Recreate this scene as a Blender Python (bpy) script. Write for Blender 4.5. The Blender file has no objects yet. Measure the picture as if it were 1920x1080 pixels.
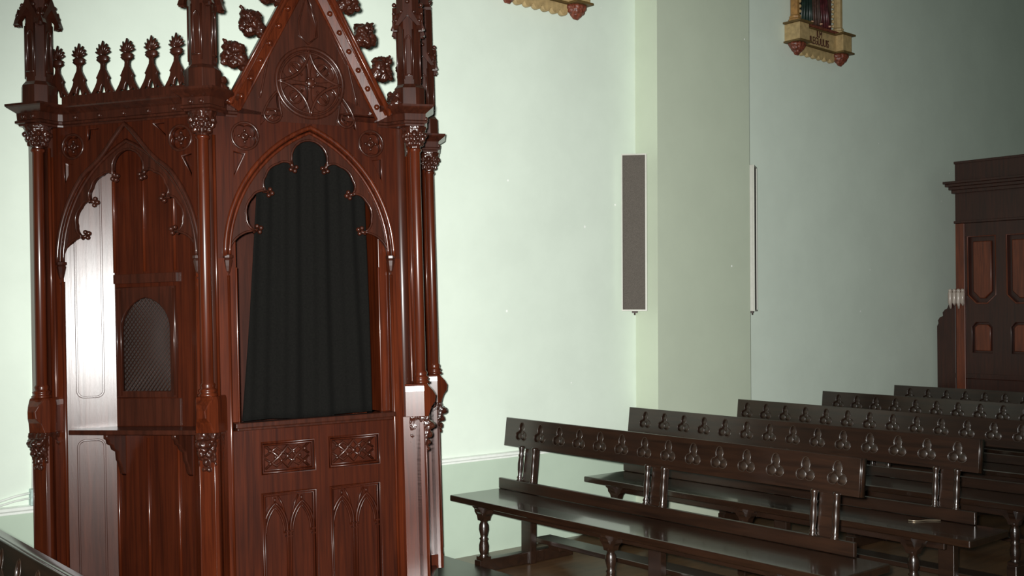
import bpy, bmesh, math, random
from mathutils import Matrix, Vector
random.seed(4)
PI = math.pi
S = bpy.context.scene
COL = S.collection
sin, cos = math.sin, math.cos

# ------------------------------------------------------------------ materials
def newmat(name):
    m = bpy.data.materials.new(name); m.use_nodes = True
    nt = m.node_tree; b = nt.nodes['Principled BSDF']
    return m, nt, b

def wood(name, dark, light, rough=.3, coat=.5, coat_rough=.12, stretch=(26, 26, 1.6), bump=.08, spec=.5, grime=.25):
    m, nt, b = newmat(name)
    N, L = nt.nodes.new, nt.links.new
    tc = N('ShaderNodeTexCoord'); mp = N('ShaderNodeMapping'); mp.inputs['Scale'].default_value = stretch
    L(tc.outputs['Object'], mp.inputs['Vector'])
    n1 = N('ShaderNodeTexNoise'); n1.inputs['Scale'].default_value = 1.6; n1.inputs['Detail'].default_value = 7; n1.inputs['Roughness'].default_value = .62
    n1.inputs['Distortion'].default_value = .5
    L(mp.outputs['Vector'], n1.inputs['Vector'])
    n2 = N('ShaderNodeTexNoise'); n2.inputs['Scale'].default_value = 3.1; n2.inputs['Detail'].default_value = 4
    L(tc.outputs['Object'], n2.inputs['Vector'])
    r = N('ShaderNodeValToRGB'); r.color_ramp.elements[0].position = .25; r.color_ramp.elements[1].position = .75
    r.color_ramp.elements[0].color = (*dark, 1); r.color_ramp.elements[1].color = (*light, 1)
    L(n1.outputs['Fac'], r.inputs['Fac'])
    mx = N('ShaderNodeMix'); mx.data_type = 'RGBA'; mx.blend_type = 'MULTIPLY'; mx.inputs['Factor'].default_value = grime
    r2 = N('ShaderNodeValToRGB'); r2.color_ramp.elements[0].position = .35; r2.color_ramp.elements[1].position = .6
    r2.color_ramp.elements[0].color = (.25, .22, .2, 1)
    L(n2.outputs['Fac'], r2.inputs['Fac'])
    L(r.outputs['Color'], mx.inputs['A']); L(r2.outputs['Color'], mx.inputs['B']); L(mx.outputs['Result'], b.inputs['Base Color'])
    bp = N('ShaderNodeBump'); bp.inputs['Strength'].default_value = bump; bp.inputs['Distance'].default_value = .002
    L(n1.outputs['Fac'], bp.inputs['Height']); L(bp.outputs['Normal'], b.inputs['Normal'])
    b.inputs['Roughness'].default_value = rough; b.inputs['Coat Weight'].default_value = coat
    b.inputs['Coat Roughness'].default_value = coat_rough; b.inputs['Specular IOR Level'].default_value = spec
    return m

def plaster(name, col, rough=.75, var=.06, scale=2.2, low=None, zline=None):
    m, nt, b = newmat(name)
    N, L = nt.nodes.new, nt.links.new
    tc = N('ShaderNodeTexCoord')
    n1 = N('ShaderNodeTexNoise'); n1.inputs['Scale'].default_value = scale; n1.inputs['Detail'].default_value = 8; n1.inputs['Roughness'].default_value = .65
    n2 = N('ShaderNodeTexNoise'); n2.inputs['Scale'].default_value = 160; n2.inputs['Detail'].default_value = 3
    L(tc.outputs['Object'], n1.inputs['Vector']); L(tc.outputs['Object'], n2.inputs['Vector'])
    r = N('ShaderNodeValToRGB'); r.color_ramp.elements[0].position = .35; r.color_ramp.elements[1].position = .65
    k = 1 - var
    r.color_ramp.elements[0].color = (k, k, k, 1); r.color_ramp.elements[1].color = (1, 1, 1, 1)
    L(n1.outputs['Fac'], r.inputs['Fac'])
    mx = N('ShaderNodeMix'); mx.data_type = 'RGBA'; mx.blend_type = 'MULTIPLY'; mx.inputs['Factor'].default_value = 1
    mx.inputs['A'].default_value = (*col, 1)
    L(r.outputs['Color'], mx.inputs['B'])
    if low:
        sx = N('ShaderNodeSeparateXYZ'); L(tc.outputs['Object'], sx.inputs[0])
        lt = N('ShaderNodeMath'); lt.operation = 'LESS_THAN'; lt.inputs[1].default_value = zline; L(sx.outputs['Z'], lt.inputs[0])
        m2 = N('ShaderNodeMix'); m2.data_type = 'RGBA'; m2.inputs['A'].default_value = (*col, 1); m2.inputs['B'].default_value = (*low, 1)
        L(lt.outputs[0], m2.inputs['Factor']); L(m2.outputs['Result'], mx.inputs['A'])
    # small flecks of missing paint
    vo = N('ShaderNodeTexVoronoi'); vo.inputs['Scale'].default_value = 3.4; L(tc.outputs['Object'], vo.inputs['Vector'])
    l2 = N('ShaderNodeMath'); l2.operation = 'LESS_THAN'; l2.inputs[1].default_value = .03; L(vo.outputs['Distance'], l2.inputs[0])
    m3 = N('ShaderNodeMix'); m3.data_type = 'RGBA'; m3.inputs['B'].default_value = (.9, .93, .88, 1)
    L(l2.outputs[0], m3.inputs['Factor']); L(mx.outputs['Result'], m3.inputs['A'])
    L(m3.outputs['Result'], b.inputs['Base Color'])
    bp = N('ShaderNodeBump'); bp.inputs['Strength'].default_value = .12; bp.inputs['Distance'].default_value = .002
    L(n2.outputs['Fac'], bp.inputs['Height']); L(bp.outputs['Normal'], b.inputs['Normal'])
    b.inputs['Roughness'].default_value = rough; b.inputs['Specular IOR Level'].default_value = .3
    return m

def simple(name, col, rough=.5, metal=0, coat=0, var=.15, scale=30, spec=.5, bump=0):
    m, nt, b = newmat(name)
    N, L = nt.nodes.new, nt.links.new
    tc = N('ShaderNodeTexCoord'); n1 = N('ShaderNodeTexNoise'); n1.inputs['Scale'].default_value = scale; n1.inputs['Detail'].default_value = 5
    L(tc.outputs['Object'], n1.inputs['Vector'])
    r = N('ShaderNodeValToRGB'); r.color_ramp.elements[0].position = .3; r.color_ramp.elements[1].position = .7
    r.color_ramp.elements[0].color = (*[c * (1 - var) for c in col], 1); r.color_ramp.elements[1].color = (*[min(1, c * (1 + var)) for c in col], 1)
    L(n1.outputs['Fac'], r.inputs['Fac']); L(r.outputs['Color'], b.inputs['Base Color'])
    if bump:
        bp = N('ShaderNodeBump'); bp.inputs['Strength'].default_value = bump; bp.inputs['Distance'].default_value = .003
        L(n1.outputs['Fac'], bp.inputs['Height']); L(bp.outputs['Normal'], b.inputs['Normal'])
    b.inputs['Roughness'].default_value = rough; b.inputs['Metallic'].default_value = metal; b.inputs['Coat Weight'].default_value = coat
    b.inputs['Specular IOR Level'].default_value = spec
    return m

BW = dict(rough=.30, coat=.25, coat_rough=.13, spec=.26)
M = {}
M['booth'] = wood('mahogany', (.022, .0038, .0015), (.086, .0155, .0042), stretch=(38, 38, 1.3), **BW)
M['booth_mid'] = wood('mahogany_door', (.015, .0029, .0013), (.052, .0096, .0029), rough=.36, coat=.1, coat_rough=.2, spec=.2, stretch=(38, 38, 1.3))
M['booth_dark'] = wood('mahogany_carving', (.014, .0040, .0022), (.046, .011, .0052), rough=.33, coat=.3, coat_rough=.15, spec=.28)
M['booth_gloss'] = wood('mahogany_polished', (.025, .008, .005), (.07, .022, .013), rough=.28, coat=0, bump=.3, spec=.34)
M['pew'] = wood('pew_oak', (.0080, .0040, .0024), (.027, .0115, .0058), rough=.32, coat=.45, coat_rough=.2, stretch=(22, 1.5, 22))
M['pew_carve'] = wood('pew_oak_carved', (.013, .008, .005), (.034, .019, .011), rough=.45, coat=.2, stretch=(22, 1.5, 22))
M['pew_seat'] = wood('pew_oak_polished', (.0080, .0040, .0024), (.027, .0115, .0058), rough=.24, coat=.7, coat_rough=.07, stretch=(22, 1.5, 22))
M['cab'] = wood('cabinet_oak', (.055, .012, .005), (.19, .042, .013), rough=.42, coat=.2, coat_rough=.2)
M['cab_dark'] = wood('cabinet_oak_dark', (.018, .005, .003), (.052, .012, .0055), rough=.42, coat=.2, coat_rough=.2)
M['cab_pale'] = wood('cabinet_oak_pale', (.20, .13, .10), (.75, .66, .58), rough=.4, coat=.6, coat_rough=.2, stretch=(60, 60, 2))  # paler wood tone for the carved top of the distant confessional
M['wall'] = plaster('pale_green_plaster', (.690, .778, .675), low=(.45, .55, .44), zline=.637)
M['pil'] = plaster('sage_plaster', (.515, .575, .45), var=.05)
M['rail'] = simple('white_painted_rail', (.80, .84, .78), .5, var=.04)
M['floor'] = wood('floor_boards', (.07, .036, .016), (.17, .090, .038), rough=.35, coat=.4, coat_rough=.2, stretch=(1.2, 14, 14), grime=.5)
M['curtain'] = simple('black_velvet', (.0028, .0026, .0021), .95, var=.25, scale=120, spec=.12, bump=.2)
M['cream'] = simple('cream_gilt_paint', (.38, .27, .125), .45, var=.22, scale=25)
M['gilt'] = simple('gilt_brown', (.30, .155, .045), .4, var=.3, scale=30)
M['leafred'] = simple('red_brown_leaf', (.14, .035, .018), .45, var=.5, scale=40)
M['ink'] = simple('dark_lettering', (.07, .025, .012), .6, var=.1)
M['moulding_dark'] = simple('dark_brown_moulding', (.10, .06, .015), .6, var=.2)  # dark brown tone for the mouldings of the picture bases
M['robe_green'] = simple('robe_dark_green', (.010, .022, .016), .4, var=.5)
M['robe_red'] = simple('robe_dark_red', (.065, .013, .015), .35, var=.5)
M['robe_brown'] = simple('robe_brown', (.055, .026, .018), .5, var=.5)
M['skin'] = simple('painted_skin', (.45, .25, .16), .4, var=.1)
M['relief'] = simple('relief_ground', (.045, .022, .016), .6, var=.5, scale=8)
M['spk_frame'] = simple('speaker_frame_grey', (.42, .42, .36), .45, var=.05)
M['spk_cloth'] = simple('speaker_grille_cloth', (.085, .072, .06), .9, var=.35, scale=260, bump=.3)
M['spk_dark'] = simple('speaker_dark_side', (.05, .03, .025), .6)
M['steel'] = simple('dull_wire', (.42, .34, .24), .3, metal=.8)
M['cable'] = simple('white_cable', (.72, .76, .70), .5, var=.03)
M['boxm'] = simple('junction_box_grey', (.42, .56, .52), .4, var=.2, scale=60)
M['mesh'] = simple('grille_lattice_brown', (.028, .011, .007), .5, coat=0, spec=.25)
M['void'] = simple('unlit_inside', (.012, .006, .004), .8)

# ------------------------------------------------------------------ helpers
def link(name, me, mat, parent=None, bevel=0, smooth=False):
    o = bpy.data.objects.new(name, me); COL.objects.link(o)
    if mat is not None and not me.materials:
        me.materials.append(mat)
    if parent: o.parent = parent
    if smooth:
        for p in me.polygons: p.use_smooth = True
    if bevel:
        md = o.modifiers.new('bevel', 'BEVEL'); md.width = bevel; md.segments = 2; md.limit_method = 'ANGLE'; md.angle_limit = math.radians(40)
    return o

def tag(o, label=None, cat=None, group=None, kind=None):
    if label: o['label'] = label
    if cat: o['category'] = cat
    if group: o['group'] = group
    if kind: o['kind'] = kind
    return o

def empty(name, loc, rot=(0, 0, 0)):
    e = bpy.data.objects.new(name, None); COL.objects.link(e); e.location = loc; e.rotation_euler = rot
    e.empty_display_size = .1
    return e

I4 = Matrix.Identity(4)
class MB:
    """collects shapes into one mesh; F maps local shape coordinates to the thing's own coordinates"""
    def __init__(s, F=I4): s.bm = bmesh.new(); s.F = F
    def _add(s, vs, fs, F=None, smooth=False):
        F = s.F @ F if F is not None else s.F
        v = [s.bm.verts.new(F @ Vector(p)) for p in vs]
        for f in fs:
            try:
                q = s.bm.faces.new([v[i] for i in f]); q.smooth = smooth
            except ValueError: pass
        return s
    def box(s, x0, x1, y0, y1, z0, z1, F=None):
        vs = [(x, y, z) for x in (x0, x1) for y in (y0, y1) for z in (z0, z1)]
        fs = [(0, 1, 3, 2), (4, 6, 7, 5), (0, 4, 5, 1), (2, 3, 7, 6), (0, 2, 6, 4), (1, 5, 7, 3)]
        return s._add(vs, fs, F)
    def lathe(s, prof, c=(0, 0, 0), n=16, F=None, phase=0, axis='z', smooth=True, squash=1):
        vs = []; fs = []
        for r, h in prof:
            for k in range(n):
                a = 2 * PI * k / n + phase
                if axis == 'z': vs.append((c[0] + r * cos(a), c[1] + r * sin(a) * squash, c[2] + h))
                elif axis == 'y': vs.append((c[0] + r * cos(a), c[1] + h, c[2] + r * sin(a)))
                else: vs.append((c[0] + h, c[1] + r * cos(a), c[2] + r * sin(a)))
        for i in range(len(prof) - 1):
            for k in range(n):
                k2 = (k + 1) % n
                fs.append((i * n + k, i * n + k2, (i + 1) * n + k2, (i + 1) * n + k))
        fs.append(tuple(reversed(range(n)))); fs.append(tuple((len(prof) - 1) * n + k for k in range(n)))
        return s._add(vs, fs, F, smooth)
    def ball(s, c, r, F=None, n=10, m=6, sc=(1, 1, 1)):
        vs = [(c[0], c[1], c[2] - r * sc[2])]; fs = []
        for i in range(1, m):
            t = PI * i / m
            for k in range(n):
                a = 2 * PI * k / n
                vs.append((c[0] + r * sin(t) * cos(a) * sc[0], c[1] + r * sin(t) * sin(a) * sc[1], c[2] - r * cos(t) * sc[2]))
        vs.append((c[0], c[1], c[2] + r * sc[2]))
        for k in range(n): fs.append((0, 1 + (k + 1) % n, 1 + k))
        for i in range(m - 2):
            for k in range(n):
                a = 1 + i * n; k2 = (k + 1) % n
                fs.append((a + k, a + k2, a + n + k2, a + n + k))
        a = 1 + (m - 2) * n; e = len(vs) - 1
        for k in range(n): fs.append((a + k, a + (k + 1) % n, e))
        return s._add(vs, fs, F, True)
    def tube(s, pts, r, F=None, n=8, closed=False):
        pts = [Vector(p) for p in pts]; m = len(pts); vs = []; fs = []
        rr = r if hasattr(r, '__len__') else [r] * m
        up = Vector((.137, .91, .39)).normalized()
        for i, p in enumerate(pts):
            if closed: d = pts[(i + 1) % m] - pts[i - 1]
            else: d = pts[min(i + 1, m - 1)] - pts[max(i - 1, 0)]
            d.normalize(); a = d.cross(up).normalized(); b = d.cross(a)
            for k in range(n):
                t = 2 * PI * k / n
                vs.append(tuple(p + (a * cos(t) + b * sin(t)) * rr[i]))
        for i in range(m if closed else m - 1):
            j = (i + 1) % m
            for k in range(n):
                k2 = (k + 1) % n
                fs.append((i * n + k, i * n + k2, j * n + k2, j * n + k))
        if not closed:
            fs.append(tuple(reversed(range(n)))); fs.append(tuple((m - 1) * n + k for k in range(n)))
        return s._add(vs, fs, F, True)
    def prism(s, poly, h0, h1, F=None, plane='xy'):
        """extrude a polygon; plane xy -> height z, xz -> height y, yz -> height x"""
        def P(a, b, h): return {'xy': (a, b, h), 'xz': (a, h, b), 'yz': (h, a, b)}[plane]
        n = len(poly)
        vs = [P(a, b, h0) for a, b in poly] + [P(a, b, h1) for a, b in poly]
        fs = [tuple(reversed(range(n))), tuple(range(n, 2 * n))] + [(i, (i + 1) % n, n + (i + 1) % n, n + i) for i in range(n)]
        return s._add(vs, fs, F)
    def plate(s, loops, t0, t1, bevel=0, F=None):
        """flat board cut to the first outline with the others as holes; x right, y up, thickness towards +z"""
        cu = bpy.data.curves.new('tmp', 'CURVE'); cu.dimensions = '2D'; cu.fill_mode = 'BOTH'
        for lp in loops:
            sp = cu.splines.new('POLY'); sp.points.add(len(lp) - 1)
            for i, (a, b) in enumerate(lp): sp.points[i].co = (a, b, 0, 1)
            sp.use_cyclic_u = True
        cu.extrude = max((t1 - t0) / 2 - bevel, 1e-4); cu.bevel_depth = bevel; cu.offset = -bevel; cu.bevel_resolution = 0
        o = bpy.data.objects.new('tmp', cu)
        me = bpy.data.meshes.new_from_object(o)
        T = Matrix.Translation((0, 0, (t0 + t1) / 2))
        T = s.F @ (F if F is not None else I4) @ T
        me.transform(T); s.bm.from_mesh(me)
        bpy.data.objects.remove(o); bpy.data.curves.remove(cu); bpy.data.meshes.remove(me)
        return s
    def build(s, name, mat, parent=None, bevel=0, weld=True):
        if weld: bmesh.ops.remove_doubles(s.bm, verts=s.bm.verts, dist=1e-5)
        bmesh.ops.recalc_face_normals(s.bm, faces=s.bm.faces)
        me = bpy.data.meshes.new(name); s.bm.to_mesh(me); s.bm.free()
        return link(name, me, mat, parent, bevel)

TEX = bpy.data.textures.new('leaf_noise', 'CLOUDS'); TEX.noise_scale = .016
def leafy(o, vox=.004, amp=.010):
    m = o.modifiers.new('fuse', 'REMESH'); m.mode = 'VOXEL'; m.voxel_size = vox; m.use_smooth_shade = True
    d = o.modifiers.new('leaf', 'DISPLACE'); d.texture = TEX; d.texture_coords = 'LOCAL'; d.strength = amp; d.mid_level = .5
    return o

def star(circles, n=72, c=(0, 0)):
    """outline of a union of circles seen from c"""
    out = []
    for k in range(n):
        a = 2 * PI * k / n; dx, dy = cos(a), sin(a); best = 0
        for x, y, r in circles:
            px, py = x - c[0], y - c[1]
            b = px * dx + py * dy; q = r * r - (px * px + py * py - b * b)
            if q > 0:
                t = b + math.sqrt(q)
                if t > best: best = t
        out.append((c[0] + dx * best, c[1] + dy * best))
    return out
def shift(lp, dx, dy, k=1): return [(x * k + dx, y * k + dy) for x, y in lp]
def circ(x, y, r, n=32): return [(x + r * cos(2 * PI * k / n), y + r * sin(2 * PI * k / n)) for k in range(n)]
def rrect(x0, x1, y0, y1, r, n=5):
    o = []
    for cx, cy, a0 in ((x1 - r, y1 - r, 0), (x0 + r, y1 - r, PI / 2), (x0 + r, y0 + r, PI), (x1 - r, y0 + r, 1.5 * PI)):
        for k in range(n + 1): a = a0 + PI / 2 * k / n; o.append((cx + r * cos(a), cy + r * sin(a)))
    return o
def arch_half(a, zs, h, n=14, ogee=0):
    """right half of a pointed arch, from springing up to the point"""
    R = (h * h + a * a) / (2 * a); c = R - a; th = math.asin(min(1, h / R)); o = []
    for k in range(n + 1):
        t = th * k / n; x = R * cos(t) - c; z = zs + R * sin(t)
        if ogee:
            f = max(0, (t / th - .62) / .38)
            z += ogee * f * f; x *= (1 - .35 * f * (1 - f) * 2)
        o.append((max(x, 0), z))
    return o
def arcpts(P, Q, sag, n=8):
    """circular arc from P to Q bulging to the left of P->Q"""
    P = Vector(P); Q = Vector(Q); d = Q - P; L = d.length; nrm = Vector((-d.y, d.x)) / L
    R = (L * L / 4 + sag * sag) / (2 * sag); c = (P + Q) / 2 + nrm * (sag - R)
    a0 = math.atan2(*(P - c).yx); a1 = math.atan2(*(Q - c).yx)
    while a1 > a0: a1 -= 2 * PI
    return [tuple(c + Vector((cos(a0 + (a1 - a0) * k / n), sin(a0 + (a1 - a0) * k / n))) * R) for k in range(n + 1)]

# ------------------------------------------------------------------ camera
EYE = 1.60
yaw, pit, rol = .7031, .0231, -.0003
cd = bpy.data.cameras.new('camera'); cam = bpy.data.objects.new('camera', cd); COL.objects.link(cam)
cd.sensor_width = 36; cd.lens = 1995.3 / 1920 * 36; cd.clip_start = .05
cam.location = (0, 0, EYE)
cam.rotation_mode = 'XYZ'; cam.rotation_euler = (PI / 2 + pit, -rol, -yaw)
S.camera = cam

# ------------------------------------------------------------------ setting
WY = 5.55
def struct(o): o['kind'] = 'structure'; return o
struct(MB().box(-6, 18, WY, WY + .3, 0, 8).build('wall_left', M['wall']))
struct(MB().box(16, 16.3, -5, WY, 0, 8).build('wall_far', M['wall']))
struct(MB().box(-6, 16.3, -5, WY + .3, -.1, 0).build('floor', M['floor']))
mb = MB(); mb.box(5.935, 7.046, 5.327, WY, 0, 8)
struct(mb.build('trim_1', M['pil']))
# chair rail in two runs either side of the pilaster
def rail(name, x0, x1):
    prof = [(0, .615), (-.012, .617), (-.014, .628), (-.022, .636), (-.024, .650), (-.010, .655), (0, .657)]
    struct(MB().prism([(WY + a, b) for a, b in prof], x0, x1, plane='yz').build(name, M['rail']))
rail('trim_2', -6, 5.935); rail('trim_3', 7.046, 16)

# ------------------------------------------------------------------ confessional booth
V = [Vector(p) for p in ((1.6138, 5.2823), (2.1112, 4.5542), (3.1173, 4.3785), (3.6675, 5.017))]
PIV = Vector((3.45, 4.40, 0))
# whole booth leans a little on the uneven floor
piv0 = Vector((1.2, 4.3, 0)); tx, ty = .0222, -.0186
Rt = Matrix.Rotation(-tx, 4, 'X') @ Matrix.Rotation(ty, 4, 'Y')
off = piv0 + (Rt @ (PIV - piv0))
booth = empty('confessional', (off.x, off.y, max(off.z, 0)), tuple(Rt.to_euler()))
tag(booth, 'large carved mahogany confessional with pointed gable and black curtain, against the pale green wall', 'confessional')
def FR(i):
    a, b = V[i], V[i + 1]; e = (b - a).normalized(); n = Vector((e.y, -e.x)); o = a - PIV.xy
    return Matrix(((e.x, 0, n.x, o.x), (e.y, 0, n.y, o.y), (0, 1, 0, 0), (0, 0, 0, 1)))
WID = [(V[i + 1] - V[i]).length for i in range(3)]
FA, FB, FC = FR(0), FR(1), FR(2)
Bo, Bd, Bg = M['booth'], M['booth_dark'], M['booth_gloss']

def tracery_face(F, W, a, zs, apex, ztop, cusps, circle, ogee, name, zbot, inner_cut):
    """spandrel board with its arch, roll moulding, cusping and pendants"""
    uc = W / 2
    h = apex - zs
    right = arch_half(a, zs, h)
    s0 = .035
    arch = [(uc + x, z) for x, z in right] + [(uc - x, z) for x, z in reversed(right[:-1])]
    out = [(s0, zbot), (s0, ztop), (W - s0, ztop), (W - s0, zbot), (uc + a, zbot)] + arch + [(uc - a, zbot)]
    cx, cz, cr = circle
    quat = [(cr * .42 * cos(q), cr * .42 * sin(q), cr * .50) for q in (PI / 4, 3 * PI / 4, 5 * PI / 4, 7 * PI / 4)]
    holes = []
    for sgn in (-1, 1):
        holes.append(shift(star([(x, y, r) for x, y, r in quat]), uc + sgn * cx, cz))
        # carved triangles beside the circle
        t1 = [(uc + sgn * (cx - .085), ztop - .022), (uc + sgn * (cx - .145), ztop - .022), (uc + sgn * (cx - .078), ztop - .085)]
        t2 = [(uc + sgn * (cx + .055), cz - .075), (uc + sgn * (cx + .055), cz - .19), (uc + sgn * (cx + .005), cz - .085)]
        if sgn < 0: t1.reverse(); t2.reverse()
        holes += [t1, t2]
    mb = MB(F)
    mb.plate([out] + holes, -.058, -.030, .003)
    back = [(s0 + .01, zs + .02), (s0 + .01, ztop), (W - s0 - .01, ztop), (W - s0 - .01, zs + .02), (uc + a + .006, zs + .02)]
    a2 = [(uc + (x + .006), z + .004) for x, z in right] + [(uc - (x + .006), z + .004) for x, z in reversed(right[:-1])]
    mb.plate([back + a2 + [(uc - a - .006, zs + .02)]], -.072, -.056)
    o = mb.build(name, M['booth_mid'], booth)
    # ring mouldings round the quatrefoils
    for sgn in (-1, 1):
        r = MB(F)
        r.tube([(uc + sgn * cx + cr * cos(t * PI / 12), cz + cr * sin(t * PI / 12), -.030) for t in range(24)], .0065, closed=True)
        r.tube([(uc + sgn * cx + cr * .2 * cos(t * PI / 4), cz + cr * .2 * sin(t * PI / 4), -.034) for t in range(8)], .008, closed=True, n=6)
        for q in range(4):
            t = q * PI / 2
            r.ball((uc + sgn * cx + cr * .42 * cos(t), cz + cr * .42 * sin(t), -.036), .008)
        r.build('quatrefoil_boss', Bd, booth)
    # hood roll moulding
    rr = arch_half(a + .012, zs, h + .012, 22, ogee)
    mb = MB(F)
    line = [(uc + x, z, -.024) for x, z in rr] + [(uc - x, z, -.024) for x, z in reversed(rr[:-1])]
    mb.tube(line, .0115, n=10)
    rr = arch_half(a - .012, zs, h - .012, 22)
    line = [(uc + x, z, -.036) for x, z in rr] + [(uc - x, z, -.036) for x, z in reversed(rr[:-1])]
    mb.tube(line, .008, n=8)
    mb.build('hood_moulding', Bo if not ogee else Bd, booth)
    # cusped tracery
    R = (h * h + a * a) / (2 * a); c = R - a
    inner = []
    P = (a - .006, zs)
    first = True
    for (x, z, sag) in cusps:
        seg = list(reversed(arcpts((x, z), P, sag, 10)))
        # smaller foils inside each foil
        if sag > .04:
            for i0, i1 in ((0, 3), (3, 7), (7, 10)):
                inner += list(reversed(arcpts(seg[i1], seg[i0], .013, 6)))[:-1]
        else:
            inner += seg[:-1]
        P = (x, z)
    # crown foil
    n = 14; P0 = P; top = inner_cut
    rad = None
    L = 2 * P0[0]; sg = top - P0[1]; RR = (L * L / 4 + sg * sg) / (2 * sg); cc = top - RR
    t0 = math.atan2(P0[1] - cc, P0[0]); 
    crownp = [(RR * cos(t0 + (PI - 2 * t0) * k / n), cc + RR * sin(t0 + (PI - 2 * t0) * k / n)) for k in range(n + 1)]
    left = [(-x, z) for x, z in reversed(inner)]
    low = inner + crownp + left
    outr = [(x, z) for x, z in arch_half(a - .002, zs, h - .002, 18)]
    outer = outr + [(-x, z) for x, z in reversed(outr[:-1])]
    loop = [(uc + x, z) for x, z in outer] + [(uc + x, z) for x, z in reversed(low)]
    mb = MB(F)
    mb.plate([loop], -.070, -.040, .004)
    o = mb.build('cusped_tracery', Bd, booth)
    # raised ribs following the cusping, and leaf knobs on the points
    mb = MB(F)
    mb.tube([(uc + x, z, -.040) for x, z in low], .006, n=6)
    mb.build('tracery_rib', Bd, booth)
    for sgn in (-1, 1):
        for (x, z, sag) in cusps:
            k = MB(F); d = Vector((-x, (zs + .25) - z)).normalized(); p = Vector((-d.y, d.x))
            cpt = Vector((x, z)) + d * .012
            k.tube([(uc + sgn * (x - d.x * .012), z - d.y * .012, -.050), (uc + sgn * (x + d.x * .016), z + d.y * .016, -.050)], [.012, .007], n=8)
            for q, rr_ in ((d * .020, .0125), (p * .015 + d * .006, .0115), (-p * .015 + d * .006, .0115)):
                w = cpt + q; k.ball((uc + sgn * w.x, w.y, -.048), rr_, sc=(1, 1, 1.1), n=8)
            # little point midway along the foil
            k.build('cusp_knob', Bd, booth)
        # pendant at the springing
        k = MB(F)
        G = Matrix.Translation((uc + sgn * (a - .002), 0, -.035)) @ Matrix.Rotation(-PI / 2, 4, 'X')
        k.lathe([(.004, -(zs - .105)), (.010, -(zs - .10)), (.004, -(zs - .085)), (.012, -(zs - .070)), (.018, -(zs - .045)), (.023, -(zs - .02)), (.020, -(zs - .012)), (.026, -(zs - .008)), (.026, -(zs + .004)), (.014, -(zs + .008))],
                F=Matrix.Translation((uc + sgn * (a - .002), 0, -.035)) @ Matrix(((1, 0, 0, 0), (0, 0, -1, 0), (0, 1, 0, 0), (0, 0, 0, 1))), n=8, smooth=False)
        k.build('pendant', Bd, booth)
    return o

# main plates
cuA = [(.252, 1.972, .035), (.205, 2.138, .062), (.082, 2.262, .052)]
cuB = [(.275, 1.972, .035), (.219, 2.160, .070), (.087, 2.292, .062)]
tracery_face(FA, WID[0], .372, 1.85, 2.425, 2.505, cuA, (.292, 2.405, .058), .055, 'arch_panel', .10, 2.375)
tracery_face(FC, WID[2], .355, 1.85, 2.425, 2.505, [(.240, 1.972, .035), (.195, 2.138, .062), (.080, 2.262, .052)], (.28, 2.405, .056), .055, 'arch_panel', .10, 2.375)
tracery_face(FB, WID[1], .412, 1.85, 2.462, 2.560, cuB, (.318, 2.415, .064), 0, 'arch_panel', 1.02, 2.415)

# stiles beside the openings, moulded
for F, W, x0, x1 in ((FA, WID[0], .036, .080), (FC, WID[2], .036, .080), (FB, WID[1], .002, .10)):
    for sgn in (0, 1):
        a_, b_ = (x0, x1) if not sgn else (W - x1, W - x0)
        mb = MB(F)
        mb.box(a_, b_, .12, 1.84, -.075, -.028)
        xi = b_ if not sgn else a_
        xo = a_ if not sgn else b_
        mb.tube([(xi, .12, -.034), (xi, 1.76, -.034)], .009)
        mb.tube([(xo, .12, -.026), (xo, 2.36, -.026)], .008)
        mb.build('stile', Bo, booth)

# plinth and roof board
def polyoff(d, back=WY - .015):
    P = [v for v in V]; out = []
    nn = []
    for i in range(3):
        e = (P[i + 1] - P[i]).normalized(); nn.append(Vector((e.y, -e.x)))
    out.append(P[0] + nn[0] * d + (P[0] - P[1]).normalized() * d * .3)
    for i in (1, 2):
        b = (nn[i - 1] + nn[i]).normalized(); out.append(P[i] + b * d / b.dot(nn[i]))
    out.append(P[3] + nn[2] * d + (P[3] - P[2]).normalized() * d * .3)
    return [(p.x - PIV.x, p.y - PIV.y) for p in out]
yb = 5.475 - PIV.y
mb = MB(); p = polyoff(.02); p = p + [(p[-1][0] + .01, yb), (p[0][0] - .01, yb)]
mb.prism(p, 0.002, .12); mb.build('plinth', Bd, booth, .01)
mb = MB(); p = polyoff(-.03); q = p + [(p[-1][0], yb - .05), (p[0][0], yb - .05)]
mb.prism(q, 2.52, 2.56); mb.build('roof_board', Bd, booth)
# back side panels to the wall
mb = MB(); x0 = V[0].x - PIV.x; x1 = V[3].x - PIV.x
mb.box(x0 - .022, x0 + .003, V[0].y - PIV.y + .0, yb - .05, 1.10, 2.50); mb.box(x0 + .035, x0 + .06, V[0].y - PIV.y - .02, yb - .06, .1, 1.15)
mb.build('side_panel', Bo, booth, .004)
mb = MB(); mb.box(x1 + .01, x1 + .035, V[3].y - PIV.y, yb - .05, .1, 2.50); mb.build('side_panel', Bo, booth, .004)
mb = MB(); mb.box(x0 - .02, x1 + .01, yb - .075, yb - .05, .1, 2.5); mb.build('back_panel', Bd, booth)

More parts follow.
